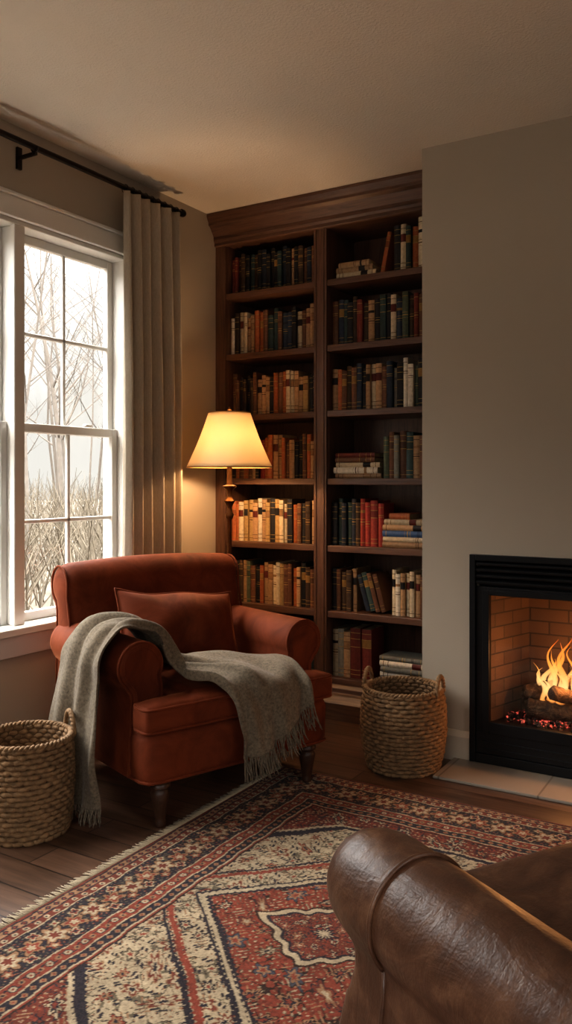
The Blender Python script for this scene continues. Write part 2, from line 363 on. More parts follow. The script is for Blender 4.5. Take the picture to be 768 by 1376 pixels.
# ---------------------------------------------------------------- books (one object)
bk=B(); cols=[]
C=dict(k='#28272a',n='#2c3544',t='#354747',m='#6a3028',r='#933830',b='#6a4936',o='#a35e3a',a='#a88866',c='#c0b196',w='#c9bfad',g='#76746b',d='#443529',y='#aa8d60',s='#46628c',e='#505949',p='#8b7054')
gold='#a1854d'
def bface(ids,c): bk.face(ids); cols.append(c)
def book(T,t,h,dp,ck):
    base=lin(C[ck]); j=R.uniform(.75,1.2); base=scl(base,j)
    light=ck in 'cwyap'
    acc=lin('#4a3020') if light else lin(gold)
    lab=R.choice([lin('#5a231d'),lin('#1d1c1e'),lin('#8a6a4a')]) if light else R.choice([lin('#8a6a3a'),scl(base,.55),scl(base,.6),base,base,base])
    st=R.random()
    rows=[(0,base),(.07,acc),(.082,base)]
    if st>.85: rows=[(0,base)]
    if st<.4: rows+= [(.16,acc),(.172,base)]
    if st<.65:
        rows+=[(.62,acc),(.632,lab),(.78,acc),(.792,base)]
    elif st<.85:
        rows+=[(.45,acc),(.455,base),(.5,acc),(.52,base),(.56,acc),(.57,base),(.7,lab),(.76,base)]
    else: rows+=[(.68,acc),(.69,base),(.72,acc),(.735,base)]
    rows+=[(.9,acc),(.912,base)]
    zs=[r[0] for r in rows]+[1.0]
    ns=4; bulge=min(.006,t*.22); k=len(bk.v)
    for z in zs:
        for i in range(ns+1):
            a=i/ns; bk.v.append(tuple(T@Vector((a*t,-bulge*math.sin(math.pi*a),z*h))))
    for r in range(len(zs)-1):
        for i in range(ns):
            q=k+r*(ns+1)+i; bface([q,q+1,q+ns+2,q+ns+1],rows[r][1])
    def quad(p,c):
        kk=len(bk.v)
        for x in p: bk.v.append(tuple(T@Vector(x)))
        bface([kk,kk+1,kk+2,kk+3],c)
    quad([(0,dp,0),(0,0,0),(0,0,h),(0,dp,h)],base); quad([(t,0,0),(t,dp,0),(t,dp,h),(t,0,h)],base)
    cv=min(.003,t*.15); pg=lin('#b0a082') if R.random()<.8 else lin('#8d7a5c')
    for zz in (h,0):
        quad([(0,0,zz),(cv,0,zz),(cv,dp,zz),(0,dp,zz)],base); quad([(t-cv,0,zz),(t,0,zz),(t,dp,zz),(t-cv,dp,zz)],base)
        quad([(cv,0,zz),(t-cv,0,zz),(t-cv,.003,zz),(cv,.003,zz)],base)
        z2=zz-.003 if zz else .003
        quad([(cv,.003,z2),(t-cv,.003,z2),(t-cv,dp-.004,z2),(cv,dp-.004,z2)],pg)
    quad([(cv,dp-.004,0),(t-cv,dp-.004,0),(t-cv,dp-.004,h),(cv,dp-.004,h)],pg)
SY=FY+.055
def stand(x,z,seq,xend=None,hr=(.195,.235),tr=(.02,.036)):
    for ck in seq:
        big=ck.isupper(); ck=ck.lower()
        t=R.uniform(*tr)*(1.5 if big else 1); h=R.uniform(*hr)*(1.08 if big else 1)
        if xend and x+t>xend: break
        dy=R.uniform(-.008,.012); dp=R.uniform(.13,.17)
        tilt=R.uniform(-.012,.012) if R.random()<.3 else 0
        T=Matrix.Translation((x,SY+dy,z+.0003))@Matrix.Rotation(tilt,4,'Y')
        book(T,t,h,dp,ck); x+=t+.0012
    return x
def lean(x,z,seq,ang,h=.2):
    for ck in seq:
        t=R.uniform(.02,.03); hh=h*R.uniform(.94,1.05)
        T=Matrix.Translation((x,SY+R.uniform(-.006,.006),z+ (t*math.sin(-ang) if ang<0 else 0)+(t*math.sin(ang) if ang>0 else 0)))@Matrix.Rotation(ang,4,'Y')
        book(T,t,hh,.15,ck); x+=t/math.cos(ang)+.002
    return x
def stack(x,z,seq,L=.2):
    for ck in seq:
        t=R.uniform(.022,.032); h=L*R.uniform(.85,1.05)
        T=Matrix.Translation((x+R.uniform(0,.012),SY-.005+R.uniform(-.006,.006),z+t+.0006))@Matrix.Rotation(math.pi/2,4,'Y')
        book(T,t,h,.155,ck); z+=t+.0008
    return x+L
Z=[z+.0168 for z in shelves]
lx=LB[0]+.006; le=LB[1]-.006
rx=RB[0]+.006; re=RB[1]-.006
stand(lx,Z[0],'mmddktdknkkktnkakdbnbbtb'+'b'*4,le,(.19,.235),(.019,.029))
stand(lx,Z[1],'wdccaaoobttbnnkcbaadbd'+'b'*3,le,(.2,.24),(.021,.033))
stand(lx,Z[2],'bbkdkdbaaakoboccaaykkbddb',le,(.19,.24),(.02,.03))
stand(lx,Z[3],'dobobakrooaaobakkboadbdb',le,(.195,.24),(.02,.031))
stand(lx,Z[4],'oocyyawaykycckobkdacbkdd',le,(.2,.24),(.021,.033))
stand(lx,Z[5],'dkdaebkoaaccybboakdbdcdb',le,(.2,.235),(.021,.031))
stand(lx,Z[6],'kdbdnkdbtkdbkdbkdbtdkdbk',le,(.2,.235),(.022,.033))
stack(rx+.02,Z[0],'ca',.22); stack(rx+.04,Z[0]+.058,'a',.18)
lean(rx+.272,Z[0],'o',.2,.215)
stand(rx+.352,Z[0],'kctoCkm',re,(.215,.25),(.024,.038))
stand(rx,Z[1],'bntkdmdaktkcnedmbnkdcab'+'kd',re,(.2,.245),(.022,.034))
stand(rx,Z[2],'aobdbnkacabngkwwekkab'+'kd',re,(.2,.25),(.022,.034))
stack(rx+.012,Z[3],'pwcbm',.26); stand(rx+.295,Z[3],'ebgbtabdkb',re,(.21,.24),(.024,.036))
stand(rx,Z[4],'ktntndrrRrm',rx+.30,(.215,.245),(.024,.034)); stack(rx+.29,Z[4],'pcsac',.255); stack(rx+.315,Z[4]+.14,'o',.13)
x=stand(rx,Z[5],'kbddp',re,(.2,.24),(.024,.03)); x=lean(x+.055,Z[5],'ntbb',-.27,.2); stand(x+.03,Z[5],'cwaccab',re,(.195,.23),(.022,.03))
stand(rx,Z[6],'cgaMMd',rx+.255,(.23,.25),(.028,.04)); stack(rx+.27,Z[6],'nwgwg',.27)
bo=bk.obj('books',M['books'],smooth=False,recalc=False)
ca=bo.data.color_attributes.new('Col','FLOAT_COLOR','CORNER')
arr=[]
for f,c in zip(bk.f,cols): arr+=list(c)*len(f)
ca.data.foreach_set('color',arr)

# ---------------------------------------------------------------- curtains and rod
def curtain(name,ya,yb,nf,seed):
    rr=random.Random(seed); ny=nf*24; nz=50; zt=2.572
    wd=[rr.uniform(.7,1.35) for _ in range(nf)]; tot=sum(wd); edges=[0]
    for w_ in wd: edges.append(edges[-1]+w_/tot)
    am=[rr.uniform(.75,1.3) for _ in range(nf+1)]
    b=B()
    for k in range(nz+1):
        w=k/nz; z=zt+(0.012-zt)*w
        for i in range(ny+1):
            q=i/24; fi=min(int(q),nf-1); fr=q-fi
            u=edges[fi]+(edges[fi+1]-edges[fi])*fr
            sh=math.sin(2*math.pi*fr-.9*math.sin(2*math.pi*fr)*.35+.25*math.sin(3*w+fi)*min(1,w*2))
            env=am[fi]*(1-fr)+am[fi+1]*fr
            amp=(.026+.016*min(1,w*3))*env
            y=(ya+yb)/2+(u-.5)*(yb-ya)*(1+.03*w)+.014*math.sin(4*w+u*9)*w-.012*math.cos(2*math.pi*fr)*w
            x=-2.632+amp*sh+.01*math.sin(2.3*w+u*5)*w+.006*math.sin(4*math.pi*fr+5*w)*w
            b.v.append((max(x,-2.681+.004*math.sin(q*3)),y,z))
    for k in range(nz):
        for i in range(ny):
            q=k*(ny+1)+i; b.face([q,q+1,q+ny+2,q+ny+1])
    return b.obj(name,M['curtain'],smooth=True,ang=180,solid=.003,recalc=False)
curtain('curtain',2.895,3.315,6,3)
curtain('curtain.001',.66,1.04,6,5)
root=empty('curtain_rod'); b=B(); b.tube([(-2.64,.58,2.592),(-2.64,3.33,2.592)],.0125,14); b.obj('rod',M['rod'],root)
b=B()
for yy,sg in ((3.33,1),(.58,-1)):
    b.tube([(-2.64,yy+sg*t,2.592) for t in (0,.004,.012,.02,.03,.036)],[.013,.019,.02,.02,.016,.008],14)
b.obj('finials',M['rod'],root)
b=B()
for yy in (.62,2.37,3.29):
    b.box(XL,XL+.012,yy-.012,yy+.012,2.52,2.61); b.box(XL+.01,-2.63,yy-.006,yy+.006,2.56,2.573); b.tube([(-2.64+.018*math.cos(q),yy,2.592+.018*math.sin(q)) for q in np.linspace(math.pi,2*math.pi,9)],.005,6)
b.obj('brackets',M['rod'],root)
b=B()
for ya in (2.895,.66):
    for i in range(9):
        y=ya+.02+i*.047; b.tube([(-2.64+.019*math.cos(q),y,2.588+.019*math.sin(q)) for q in np.linspace(0,2*math.pi,14,endpoint=False)],.0018,5,closed=True)
b.obj('rings',M['rod'],root)

# ---------------------------------------------------------------- floor lamp
LX,LY=-2.383,3.40
root=empty('floor_lamp',(LX,LY,0)); b=B()
prof=[(.14,0),(.14,.012),(.132,.02),(.10,.028),(.06,.036),(.03,.05),(.022,.07),(.03,.085),(.018,.1),(.0125,.12),(.0125,.5),(.02,.51),(.02,.525),(.0125,.535),(.0115,1.02),(.018,1.03),(.022,1.045),(.014,1.06),(.012,1.08),(.02,1.1),(.03,1.115),(.02,1.125),(.013,1.14),(.016,1.16),(.018,1.17),(.034,1.185),(.036,1.19),(.016,1.197),(.013,1.22),(.013,1.3),(.018,1.31),(.018,1.345),(.006,1.35)]
b.lathe(prof,n=28); b.obj('stand',M['bronze'],root,ang=50)
b=B(); b.tube([(.055*math.sin(q),0,1.43-.1*math.cos(q)) for q in np.linspace(.35,math.pi,14)]+[(-.055*math.sin(q),0,1.43-.1*math.cos(q)) for q in np.linspace(math.pi,.35,14)],.002,6)
for a in (0,2.094,4.189): b.tube([(0,0,1.545),(.105*math.cos(a),.105*math.sin(a),1.545)],.0018,5)
b.lathe([(.004,1.53),(.009,1.55),(.006,1.56),(.011,1.575),(.002,1.59)],n=14); b.obj('harp',M['bronze'],root)
b=B(); n=64; zb,zt=1.284,1.557; rb,rt=.215,.105
for k in range(13):
    w=k/12; r=rb+(rt-rb)*w-.006*math.sin(math.pi*w)
    for j in range(n): b.v.append((r*math.cos(2*math.pi*j/n),r*math.sin(2*math.pi*j/n),zb+(zt-zb)*w))
for k in range(12):
    for j in range(n): b.face([k*n+j,k*n+(j+1)%n,(k+1)*n+(j+1)%n,(k+1)*n+j])
b.obj('shade',M['shade'],root,ang=180,solid=.002,recalc=False)
b=B()
for r,z in ((rb,zb),(rt,zt)): b.tube([(r*math.cos(q),r*math.sin(q),z) for q in np.linspace(0,2*math.pi,64,endpoint=False)],.0032,6,closed=True)
b.obj('shade_trim',simple('shade_tape',lin('#a07a45'),.8),root)
l=bpy.data.lights.new('lamp_bulb','POINT'); l.energy=14.5; l.color=(1,.63,.34); l.shadow_soft_size=.035
o=bpy.data.objects.new('bulb_light',l); o.location=(0,0,1.37); o.parent=root; COL.objects.link(o)

# ---------------------------------------------------------------- armchair
th=math.atan2(.935,.355); CH=(-1.758,2.566,0)
chair=empty('armchair',CH,th)
vel=M['velvet']
def arm(sgn,name):
    cx,cz,r=.375,.555,.09
    prof=[(.275,.17),(.282,.35),(.287,.48)]
    for a in np.linspace(205,-50,26): prof.append((cx+r*math.cos(math.radians(a)),cz+r*math.sin(math.radians(a))))
    prof+=[(.414,.46),(.412,.42),(.418,.3),(.425,.17)]
    prof=[(sgn*p[0],p[1]) for p in prof]
    prof=resample(prof,.03)
    rings=[]
    for y,i in ((.062,.03),(.06,.02),(.064,.009),(.074,.002),(.088,0),(.25,0),(.45,0),(.66,0),(.7,.012),(.71,.03)):
        rings.append([(p[0],y,p[1]) for p in inset(prof,i)])
    b=B(); b.loft(rings); b.obj(name,vel,chair,ang=60)
    b=B(); pp=inset(prof,.0035); b.tube([(p[0],.07,p[1]) for p in pp],.0055,7,closed=True)
    b.tube([(p[0],.062,p[1]) for p in inset(prof,.022)],.004,6,closed=True)
    b.obj(name+'_piping',vel,chair,ang=180)
arm(1,'arm_right'); arm(-1,'arm_left')
b=B()
pl=resample([(-.415,.0),(-.40,-.035),(-.36,-.045),(.36,-.045),(.40,-.035),(.415,0),(.415,.70),(-.415,.70)],.05)
rings=[]
for z,i in ((.165,.03),(.165,.01),(.172,.002),(.19,0),(.31,-.004),(.335,.006),(.345,.03)):
    rings.append([(p[0],p[1],z) for p in inset(pl,i)])
b.loft(rings); b.obj('seat_base',vel,chair,ang=60)
b=B(); b.tube([(p[0],p[1],.172) for p in inset(pl,.0)],.006,7,closed=True); b.obj('base_piping',vel,chair,ang=180)
b=B(); b.box(-.275,.275,-.05,.53,.345,.44); b.box(-.425,.425,-.065,.048,.345,.44)
b.box(-.2,.2,.0,.46,.34,.462); b.box(-.37,.37,-.04,.03,.345,.45)
b.obj('seat_cushion',vel,chair,remesh=.011,smoothit=9)
tp=resample([(-.43,-.0685),(.43,-.0685),(.43,.05),(.279,.05),(.279,.5),(-.279,.5),(-.279,.05),(-.43,.05)],.02)
tp=smoothpoly(tp,3)
b=B()
for z in (.43,.352): b.tube([(p[0],p[1],z) for p in inset(tp,.006)],.0055,7,closed=True)
b.obj('cushion_piping',vel,chair,ang=180)
prof=[(.46,.30),(.515,.44),(.55,.56),(.578,.66),(.598,.74)]
for a in np.linspace(168,-62,22): prof.append((.682+.085*math.cos(math.radians(a)),.785+.088*math.sin(math.radians(a))))
prof+=[(.712,.68),(.715,.6),(.72,.4),(.725,.17),(.46,.17)]
prof=resample(prof,.035)
rings=[]
W=.425
st=[(-W-.004,.05),(-W,.03),(-W+.012,.012),(-W+.035,.002)]+[(x,-.004*(1-(x/.38)**2)) for x in np.linspace(-.37,.37,12)]+[(W-.035,.002),(W-.012,.012),(W,.03),(W+.004,.05)]
for x,i in st: rings.append([(x,p[0]-.02*(1-(x/W)**2)*max(0,1-abs(p[1]-.62)/.2)*(p[0]<.66),p[1]+.014*(1-(x/W)**2)*max(0,(p[1]-.5)/.37)) for p in inset(prof,i)])
b=B(); b.loft(rings); b.obj('back',vel,chair,ang=60)
b=B()
for sx in (-1,1): b.tube([(sx*(W-.006),p[0],p[1]) for p in inset(prof,.008)],.0055,7,closed=True)
b.obj('back_piping',vel,chair,ang=180)
b=B()
lp=[(.016,0),(.018,.006),(.019,.018),(.016,.026),(.0175,.035),(.024,.08),(.031,.118),(.028,.128),(.024,.134),(.033,.142),(.033,.152),(.028,.158),(.03,.172)]
lp=[(r*1.12,z) for r,z in lp]
for sx in (-.335,.335): b.lathe([(r,z if (sx<0 or z>.001) else .009) for r,z in lp if not(sx>0 and 0<z<.01)],sx,.0,24)
b.obj('front_legs',M['leg'],chair,ang=50)
b=B()
for sx in (-.335,.335):
    b.loft([[(sx+a*r,.64+o+c*r,z) for a,c in ((-1,-1),(1,-1),(1,1),(-1,1))] for r,o,z in ((.016,.05,0),(.024,.0,.17))])
b.obj('rear_legs',M['leg'],chair,smooth=False,bevel=.003)
def pillow(w,h,t,name,T,parent,mat):
    b=B(); nx,ny=48,30
    for side in (1,-1):
        for j in range(ny+1):
            for i in range(nx+1):
                u=i/nx*2-1; v=j/ny*2-1
                px=u*w/2*(1-.05*(1-v*v)*abs(u)); py=v*h/2*(1-.10*(1-u*u)*abs(v))
                z=side*t/2*((1-abs(u)**2.2)**.6)*((1-abs(v)**2.2)**.6)
                nn_=noise.noise(Vector((px*7,py*7,side*3)))
                z+=side*.022*nn_*(1-u**4)*(1-v**4)
                py+=.006*math.sin(u*5+1)*abs(v)
                b.v.append(tuple(T@Vector((px,py,z))))
        k=0 if side==1 else (nx+1)*(ny+1)
        for j in range(ny):
            for i in range(nx):
                q=k+j*(nx+1)+i; b.face([q,q+1,q+nx+2,q+nx+1])
    o=b.obj(name,mat,parent,ang=180)
    wd=o.modifiers.new('weld','WELD'); wd.merge_threshold=.0008
    b=B(); pts=[]
    def E(u,v): return T@Vector((u*w/2*(1-.05*(1-v*v)*abs(u)),v*h/2*(1-.10*(1-u*u)*abs(v))+.006*math.sin(u*5+1)*abs(v),0))
    for t_ in np.linspace(-1,1,30)[:-1]: pts.append(E(t_,-1))
    for t_ in np.linspace(-1,1,20)[:-1]: pts.append(E(1,t_))
    for t_ in np.linspace(1,-1,30)[:-1]: pts.append(E(t_,1))
    for t_ in np.linspace(1,-1,20)[:-1]: pts.append(E(-1,t_))
    b.tube(pts,.0045,6,closed=True); b.obj(name+'_piping',mat,parent,ang=180)
T=Matrix.Translation((-.005,.425,.605))@Matrix.Rotation(math.radians(5),4,'Y')@Matrix.Rotation(math.radians(-5),4,'Z')@Matrix.Rotation(math.radians(66),4,'X')
pillow(.54,.32,.18,'lumbar_pillow',T,chair,vel)

# ---------------------------------------------------------------- throw blanket
throw=empty('throw_blanket',CH,th)
ctl=[
[(-.500,.10,.075),(-.525,.22,.06),(-.500,.35,.05),(-.525,.49,.06)],
[(-.500,.10,.2),(-.52,.22,.2),(-.500,.35,.2),(-.52,.485,.2)],
[(-.50,.10,.34),(-.515,.22,.34),(-.500,.34,.34),(-.515,.475,.34)],
[(-.493,.10,.50),(-.495,.21,.50),(-.492,.33,.50),(-.495,.465,.50)],
[(-.478,.10,.585),(-.48,.2,.59),(-.478,.32,.59),(-.478,.455,.585)],
[(-.425,.105,.65),(-.43,.2,.655),(-.43,.31,.655),(-.425,.44,.65)],
[(-.37,.11,.663),(-.37,.19,.668),(-.37,.29,.668),(-.37,.41,.663)],
[(-.305,.105,.635),(-.30,.17,.645),(-.30,.26,.645),(-.295,.37,.635)],
[(-.262,.085,.555),(-.255,.15,.56),(-.25,.23,.56),(-.24,.34,.55)],
[(-.225,.045,.487),(-.205,.11,.5),(-.185,.19,.51),(-.16,.31,.50)],
[(-.175,.0,.474),(-.125,.06,.488),(-.08,.14,.495),(-.02,.28,.49)],
[(-.13,-.045,.468),(-.06,.0,.482),(.02,.08,.492),(.12,.22,.488)],
[(-.095,-.082,.435),(-.02,-.06,.468),(.09,.01,.486),(.22,.13,.484)],
[(-.075,-.097,.365),(.01,-.098,.40),(.125,-.07,.452),(.265,.02,.474)],
[(-.06,-.1,.29),(.03,-.105,.31),(.14,-.1,.37),(.27,-.075,.44)],
[(-.055,-.1,.21),(.035,-.108,.225),(.14,-.105,.285),(.26,-.1,.355)],
]
def cr(p0,p1,p2,p3,t):
    return .5*((2*p1)+(-p0+p2)*t+(2*p0-5*p1+4*p2-p3)*t*t+(-p0+3*p1-3*p2+p3)*t**3)
def evalc(P,t):
    n=len(P)-1; x=min(max(t*n,0),n-1e-6); i=int(x); f=x-i
    return cr(P[max(i-1,0)],P[i],P[i+1],P[min(i+2,n)],f)
ctlv=[[Vector(p) for p in r] for r in ctl]
NU,NV=220,96; grid=[]
for i in range(NU+1):
    u=i/NU
    cols4=[evalc([r[k] for r in ctlv],u) for k in range(4)]
    grid.append([evalc(cols4,j/NV) for j in range(NV+1)])
G=np.array([[tuple(p) for p in r] for r in grid])
du=np.gradient(G,axis=0); dv=np.gradient(G,axis=1); nn=np.cross(dv,du); nn/=np.linalg.norm(nn,axis=2,keepdims=True)+1e-9
if nn[NU//2,NV//2,2]<0: nn=-nn
for i in range(NU+1):
    u=i/NU
    for j in range(NV+1):
        v=j/NV
        hang=max(0,1-u/.3); hang2=max(0,(u-.8)/.2); mid=max(0,1-abs(u-.52)/.4)
        ph=2.9*v+.35*math.sin(4*u)+.2*math.sin(9*u+v*3)
        ridge=(1-abs(2*((ph)%1)-1)); ridge=ridge*ridge*(3-2*ridge)
        fold=ridge*.7+.3*(.5+.5*math.sin(2*math.pi*(5.3*v+1.2*u)))
        amp=.012+.038*hang+.02*hang2+.040*mid
        a2=.016*(noise.noise(Vector((u*12,v*5,1.5)))+.5)
        G[i,j]+=nn[i,j]*(amp*fold+max(0,a2))
b=B(); b.v=[tuple(p) for p in G.reshape(-1,3)]
for i in range(NU):
    for j in range(NV):
        q=i*(NV+1)+j; b.face([q,q+1,q+NV+2,q+NV+1])
b.obj('cloth',M['wool'],throw,ang=180,solid=.008,recalc=False)
b=B()
for row,ln in ((0,.055),(NU,.085)):
    for j in range(0,110):
        v=(j+R.random()*.6)/110*NV; j0=min(int(v),NV-1); f=v-j0
        p=Vector(G[row,j0])*(1-f)+Vector(G[row,j0+1])*f
        d=Vector((R.uniform(-.3,.3),R.uniform(-.25,.25),-1)); L=ln*R.uniform(.8,1.1)
        if row==0: L=min(L,max(.02,p.z-.006))
        else: d+=Vector((.15,-.15,0))
        pts=[p+Vector((0,0,.006))]
        for k in range(1,6): pts.append(p+d*L*k/5+Vector((.003*math.sin(k*1.7+j),.003*math.cos(k*1.3+j),0)))
        for q in pts: q.z=max(q.z,.004)
        b.tube(pts,[.0026]*5+[.0016],4)
b.obj('fringe',M['wool'],throw,ang=180)

# ---------------------------------------------------------------- rug
def rugcolors(U,V,Lx,Ly):
    sh=U.shape; c=np.zeros(sh+(3,)); L=lambda h: np.array(lin(h)[:3])
    navy=L('#20222c'); red=L('#7d3a2c'); rust=L('#683126'); cream=L('#a9997f'); tan=L('#8f6e53'); sage=L('#625b4a'); dk=L('#2a1d1a'); blue=L('#3d444f')
    e=np.minimum(np.minimum(U,Lx-U),np.minimum(V,Ly-V))
    vert=(np.minimum(U,Lx-U)<np.minimum(V,Ly-V))
    s_=np.where(vert,V,U)
    rng=np.random.RandomState(3)
    def put(m,col): c[m]=col
    put(e<9,navy)
    field=e>=.315
    X=U-Lx/2; Y=V-Ly/2
    hw=Lx/2-.33; hh=.44
    hx=np.maximum(np.abs(Y)/hh,(np.abs(X)+np.abs(Y)*1.05)/hw)
    hx=hx+.0035*np.sign(np.sin(V*210))*np.sign(np.sin(U*210))
    put(field,cream)
    def lattice(mask,per,cs,line,seed,rs=.3):
        x2=U+.35*per*np.sin(V*2.1/per); y2=V+.3*per*np.sin(U*1.7/per)
        w=np.sin(2*np.pi*U/per+1.6*np.sin(2*np.pi*V/per*.9))+np.sin(2*np.pi*V/per+1.6*np.sin(2*np.pi*U/per*.8))
        put(mask&(np.abs(w)<.13),line)
        w2=np.sin(5*np.pi*U/per+2.4*np.sin(2.3*np.pi*V/per))*np.sin(5*np.pi*V/per+2*np.sin(3*np.pi*U/per))
        put(mask&(w2>.66),cs[1][0]); put(mask&(w2>.82),cs[0][1])
        put(mask&(w2<-.76),cs[-1][1])
        iu=np.floor(x2/per); iv=np.floor(y2/per)
        fx=x2/per-iu-.5; fy=y2/per-iv-.5
        h=(np.sin(iu*12.9898+iv*78.233+seed)*43758.5453)%1
        k=((iu+iv)%2)
        ox=.12*np.sin(h*40); oy=.12*np.cos(h*57)
        dx=fx-ox; dy=fy-oy; d=np.hypot(dx*(1+.35*k),dy*(1.3-.35*k)); a=np.arctan2(dy,dx)
        rad=(rs*(.7+.5*h))*(1+.32*np.cos((5+2*k)*a+h*6))
        for ci,cc in enumerate(cs):
            mm=mask&((h*len(cs)).astype(int)==ci)
            put(mm&(d<rad*1.14),cc[3]); put(mm&(d<rad),cc[0]); put(mm&(d<rad*.68),cc[1]); put(mm&(d<rad*.35),cc[2])
        d2=np.hypot((np.abs(fx)-.42)*1.8,(np.abs(fy)-.3)); put(mask&(d2<.09),cs[0][2])
    lattice(field,.085,[(red,tan,navy,dk),(navy,cream,red,dk),(sage,cream,red,dk),(rust,cream,navy,tan)],sage,1,.27)
    m=field&(hx<1.0); put(m,navy)
    put(m&(hx<.985),cream); put(m&(hx<.965),navy)
    inner=m&(hx<.95); put(inner,red)
    lattice(inner,.095,[(navy,cream,rust,dk),(sage,cream,navy,dk),(tan,navy,red,dk),(rust,tan,cream,navy),(blue,tan,red,dk)],dk,5,.27)
    for cx,sc in ((-hw*.62,.15),(0,.30),(hw*.62,.15)):
        q=(np.abs(X-cx)/1.35+np.abs(Y))/sc+.05*np.sin(np.arctan2(Y,X-cx)*12)
        put(inner&(q<1.12),dk); put(inner&(q<1.06),cream); put(inner&(q<.92),navy)
        mm=inner&(q<.85); put(mm,rust); lattice(mm,.05,[(cream,navy,red,dk),(tan,red,cream,navy)],navy,9,.3)
        put(inner&(q<.2),navy); put(inner&(q<.12),cream)
    co=field&(hx>1.0)
    put(co&(np.abs(hx-1.10)<.012),red); put(co&(np.abs(hx-1.125)<.008),navy)
    co2=field&(hx>1.42); put(co2,rust); lattice(co2,.085,[(navy,tan,red,dk),(cream,navy,red,dk)],navy,4,.28)
    put(field&(np.abs(hx-1.42)<.02),navy); put(field&(np.abs(hx-1.45)<.01),cream)
    def band(a,b,col): put((e>=a)&(e<b),col)
    band(0,.014,rust); band(.014,.02,navy)
    band(.02,.045,tan)
    t=(s_*1.0)%.03; put((e>=.02)&(e<.045)&(np.abs(t-.015)+np.abs(e-.0325)<.011),navy); put((e>=.02)&(e<.045)&(np.abs(t-.015)+np.abs(e-.0325)<.005),red)
    band(.045,.05,navy); band(.05,.075,rust)
    put((e>=.05)&(e<.075)&(np.hypot(((s_+.015)%.036)-.018,e-.0625)<.009),cream); put((e>=.05)&(e<.075)&(np.hypot(((s_+.015)%.036)-.018,e-.0625)<.004),navy)
    band(.075,.08,cream)
    band(.08,.215,navy)
    mb=(e>=.083)&(e<.212); ec=e-.1475
    per=.15; idx=np.floor(s_/per)
    vine=.038*np.sin(2*np.pi*s_/per)
    w2=np.sin(2*np.pi*s_/.03+2*np.sin(e*120))*np.sin(2*np.pi*e/.028+1.5*np.sin(s_*90))
    put(mb&(w2>.72),rust); put(mb&(w2>.88),tan); put(mb&(w2<-.8),sage)
    put(mb&(np.abs(ec-vine)<.0045),tan)
    put(mb&(np.abs(ec+vine*.8)<.003),sage)
    for (o,ecx,r,cl,n) in ((0,.0,.036,(tan,cream,rust),6),(.075,.0,.028,(tan,red,cream),5),(.038,.038,.016,(cream,red,navy),4),(.038,-.04,.014,(sage,cream,red),4),(.112,-.038,.016,(cream,red,navy),4),(.112,.04,.014,(red,tan,cream),5)):
        pp=(s_+o)%per-per/2
        d=np.hypot(pp,ec-ecx); a=np.arctan2(ec-ecx,pp); rad=r*(1+.3*np.cos(n*a+idx))
        put(mb&(d<rad*1.15),dk); put(mb&(d<rad),cl[0]); put(mb&(d<rad*.72),cl[1]); put(mb&(d<rad*.4),cl[2])
    band(.215,.22,cream); band(.22,.262,red)
    mb=(e>=.222)&(e<.26); ec=e-.241
    put(mb&(np.abs(ec-.009*np.sin(2*np.pi*s_/.06))<.0022),navy)
    pp=s_%.06-.03; d=np.hypot(pp,ec); put(mb&(d<.013),navy); put(mb&(d<.010),cream); put(mb&(d<.004),red)
    pp=(s_+.03)%.06-.03; d=np.hypot(pp,ec); put(mb&(d<.009),tan); put(mb&(d<.004),navy)
    band(.262,.267,cream); band(.267,.297,navy)
    pp=s_%.032-.016; put((e>=.27)&(e<.294)&(np.abs(pp)+np.abs(e-.282)<.0105),tan); put((e>=.27)&(e<.294)&(np.abs(pp)+np.abs(e-.282)<.005),red)
    band(.297,.303,cream); band(.303,.309,red); band(.309,.315,dk)
    ab=1+.07*np.sin(U*37+2*np.sin(V*5))+.05*np.sin(V*61)
    c*=(ab*(1+.35*(rng.rand(*sh)-.5)))[...,None]
    mean=c.mean(axis=(0,1)); wear=(rng.rand(*sh)*.12+.02)[...,None]
    c=c*(1-wear)+wear*mean*1.2
    return c
RX0,RX1,RY0,RY1=-1.81,1.15,.88,2.985
RT=.008
rug=empty('persian_rug')
st=.0032
xs=np.arange(RX0,RX1,st); ys=np.arange(RY0,RY1,st)
XX,YY=np.meshgrid(xs,ys,indexing='ij')
U=XX-RX0; V=RY1-YY
Uw=U+.0025*np.sin(YY*23)+.002*np.sin(YY*61+XX*9); Vw=V+.0025*np.sin(XX*19)+.002*np.sin(XX*53+YY*7)
CC=rugcolors(Uw,Vw,RX1-RX0,RY1-RY0)
rs=np.random.RandomState(1)
ZZ=RT+.0012*rs.rand(*XX.shape)
ed=np.minimum(np.minimum(U,RX1-XX),np.minimum(V,YY-RY0)); ZZ-=.004*np.clip(1-ed/.008,0,1)
nx,ny=XX.shape
me=bpy.data.meshes.new('pile')
co=np.stack([XX,YY,ZZ],-1).reshape(-1,3).astype(np.float32)
me.vertices.add(nx*ny); me.vertices.foreach_set('co',co.ravel())
ii,jj=np.meshgrid(np.arange(nx-1),np.arange(ny-1),indexing='ij')
q=(ii*ny+jj).ravel(); faces=np.stack([q,q+ny,q+ny+1,q+1],-1).astype(np.int32)
nf=len(faces)
me.loops.add(nf*4); me.loops.foreach_set('vertex_index',faces.ravel())
me.polygons.add(nf); me.polygons.foreach_set('loop_start',np.arange(0,nf*4,4,dtype=np.int32))
me.update(calc_edges=True); me.validate()
ca=me.color_attributes.new('Col','FLOAT_COLOR','POINT')
ca.data.foreach_set('color',np.concatenate([CC.reshape(-1,3),np.ones((nx*ny,1))],1).astype(np.float32).ravel())
me.materials.append(M['rug']); o=bpy.data.objects.new('pile',me); COL.objects.link(o); o.parent=rug
b=B(); b.box(RX0,RX1,RY0,RY1,.0005,RT-.0035); b.obj('backing',M['rugback'],rug,smooth=False)
b=B()
y=RY0
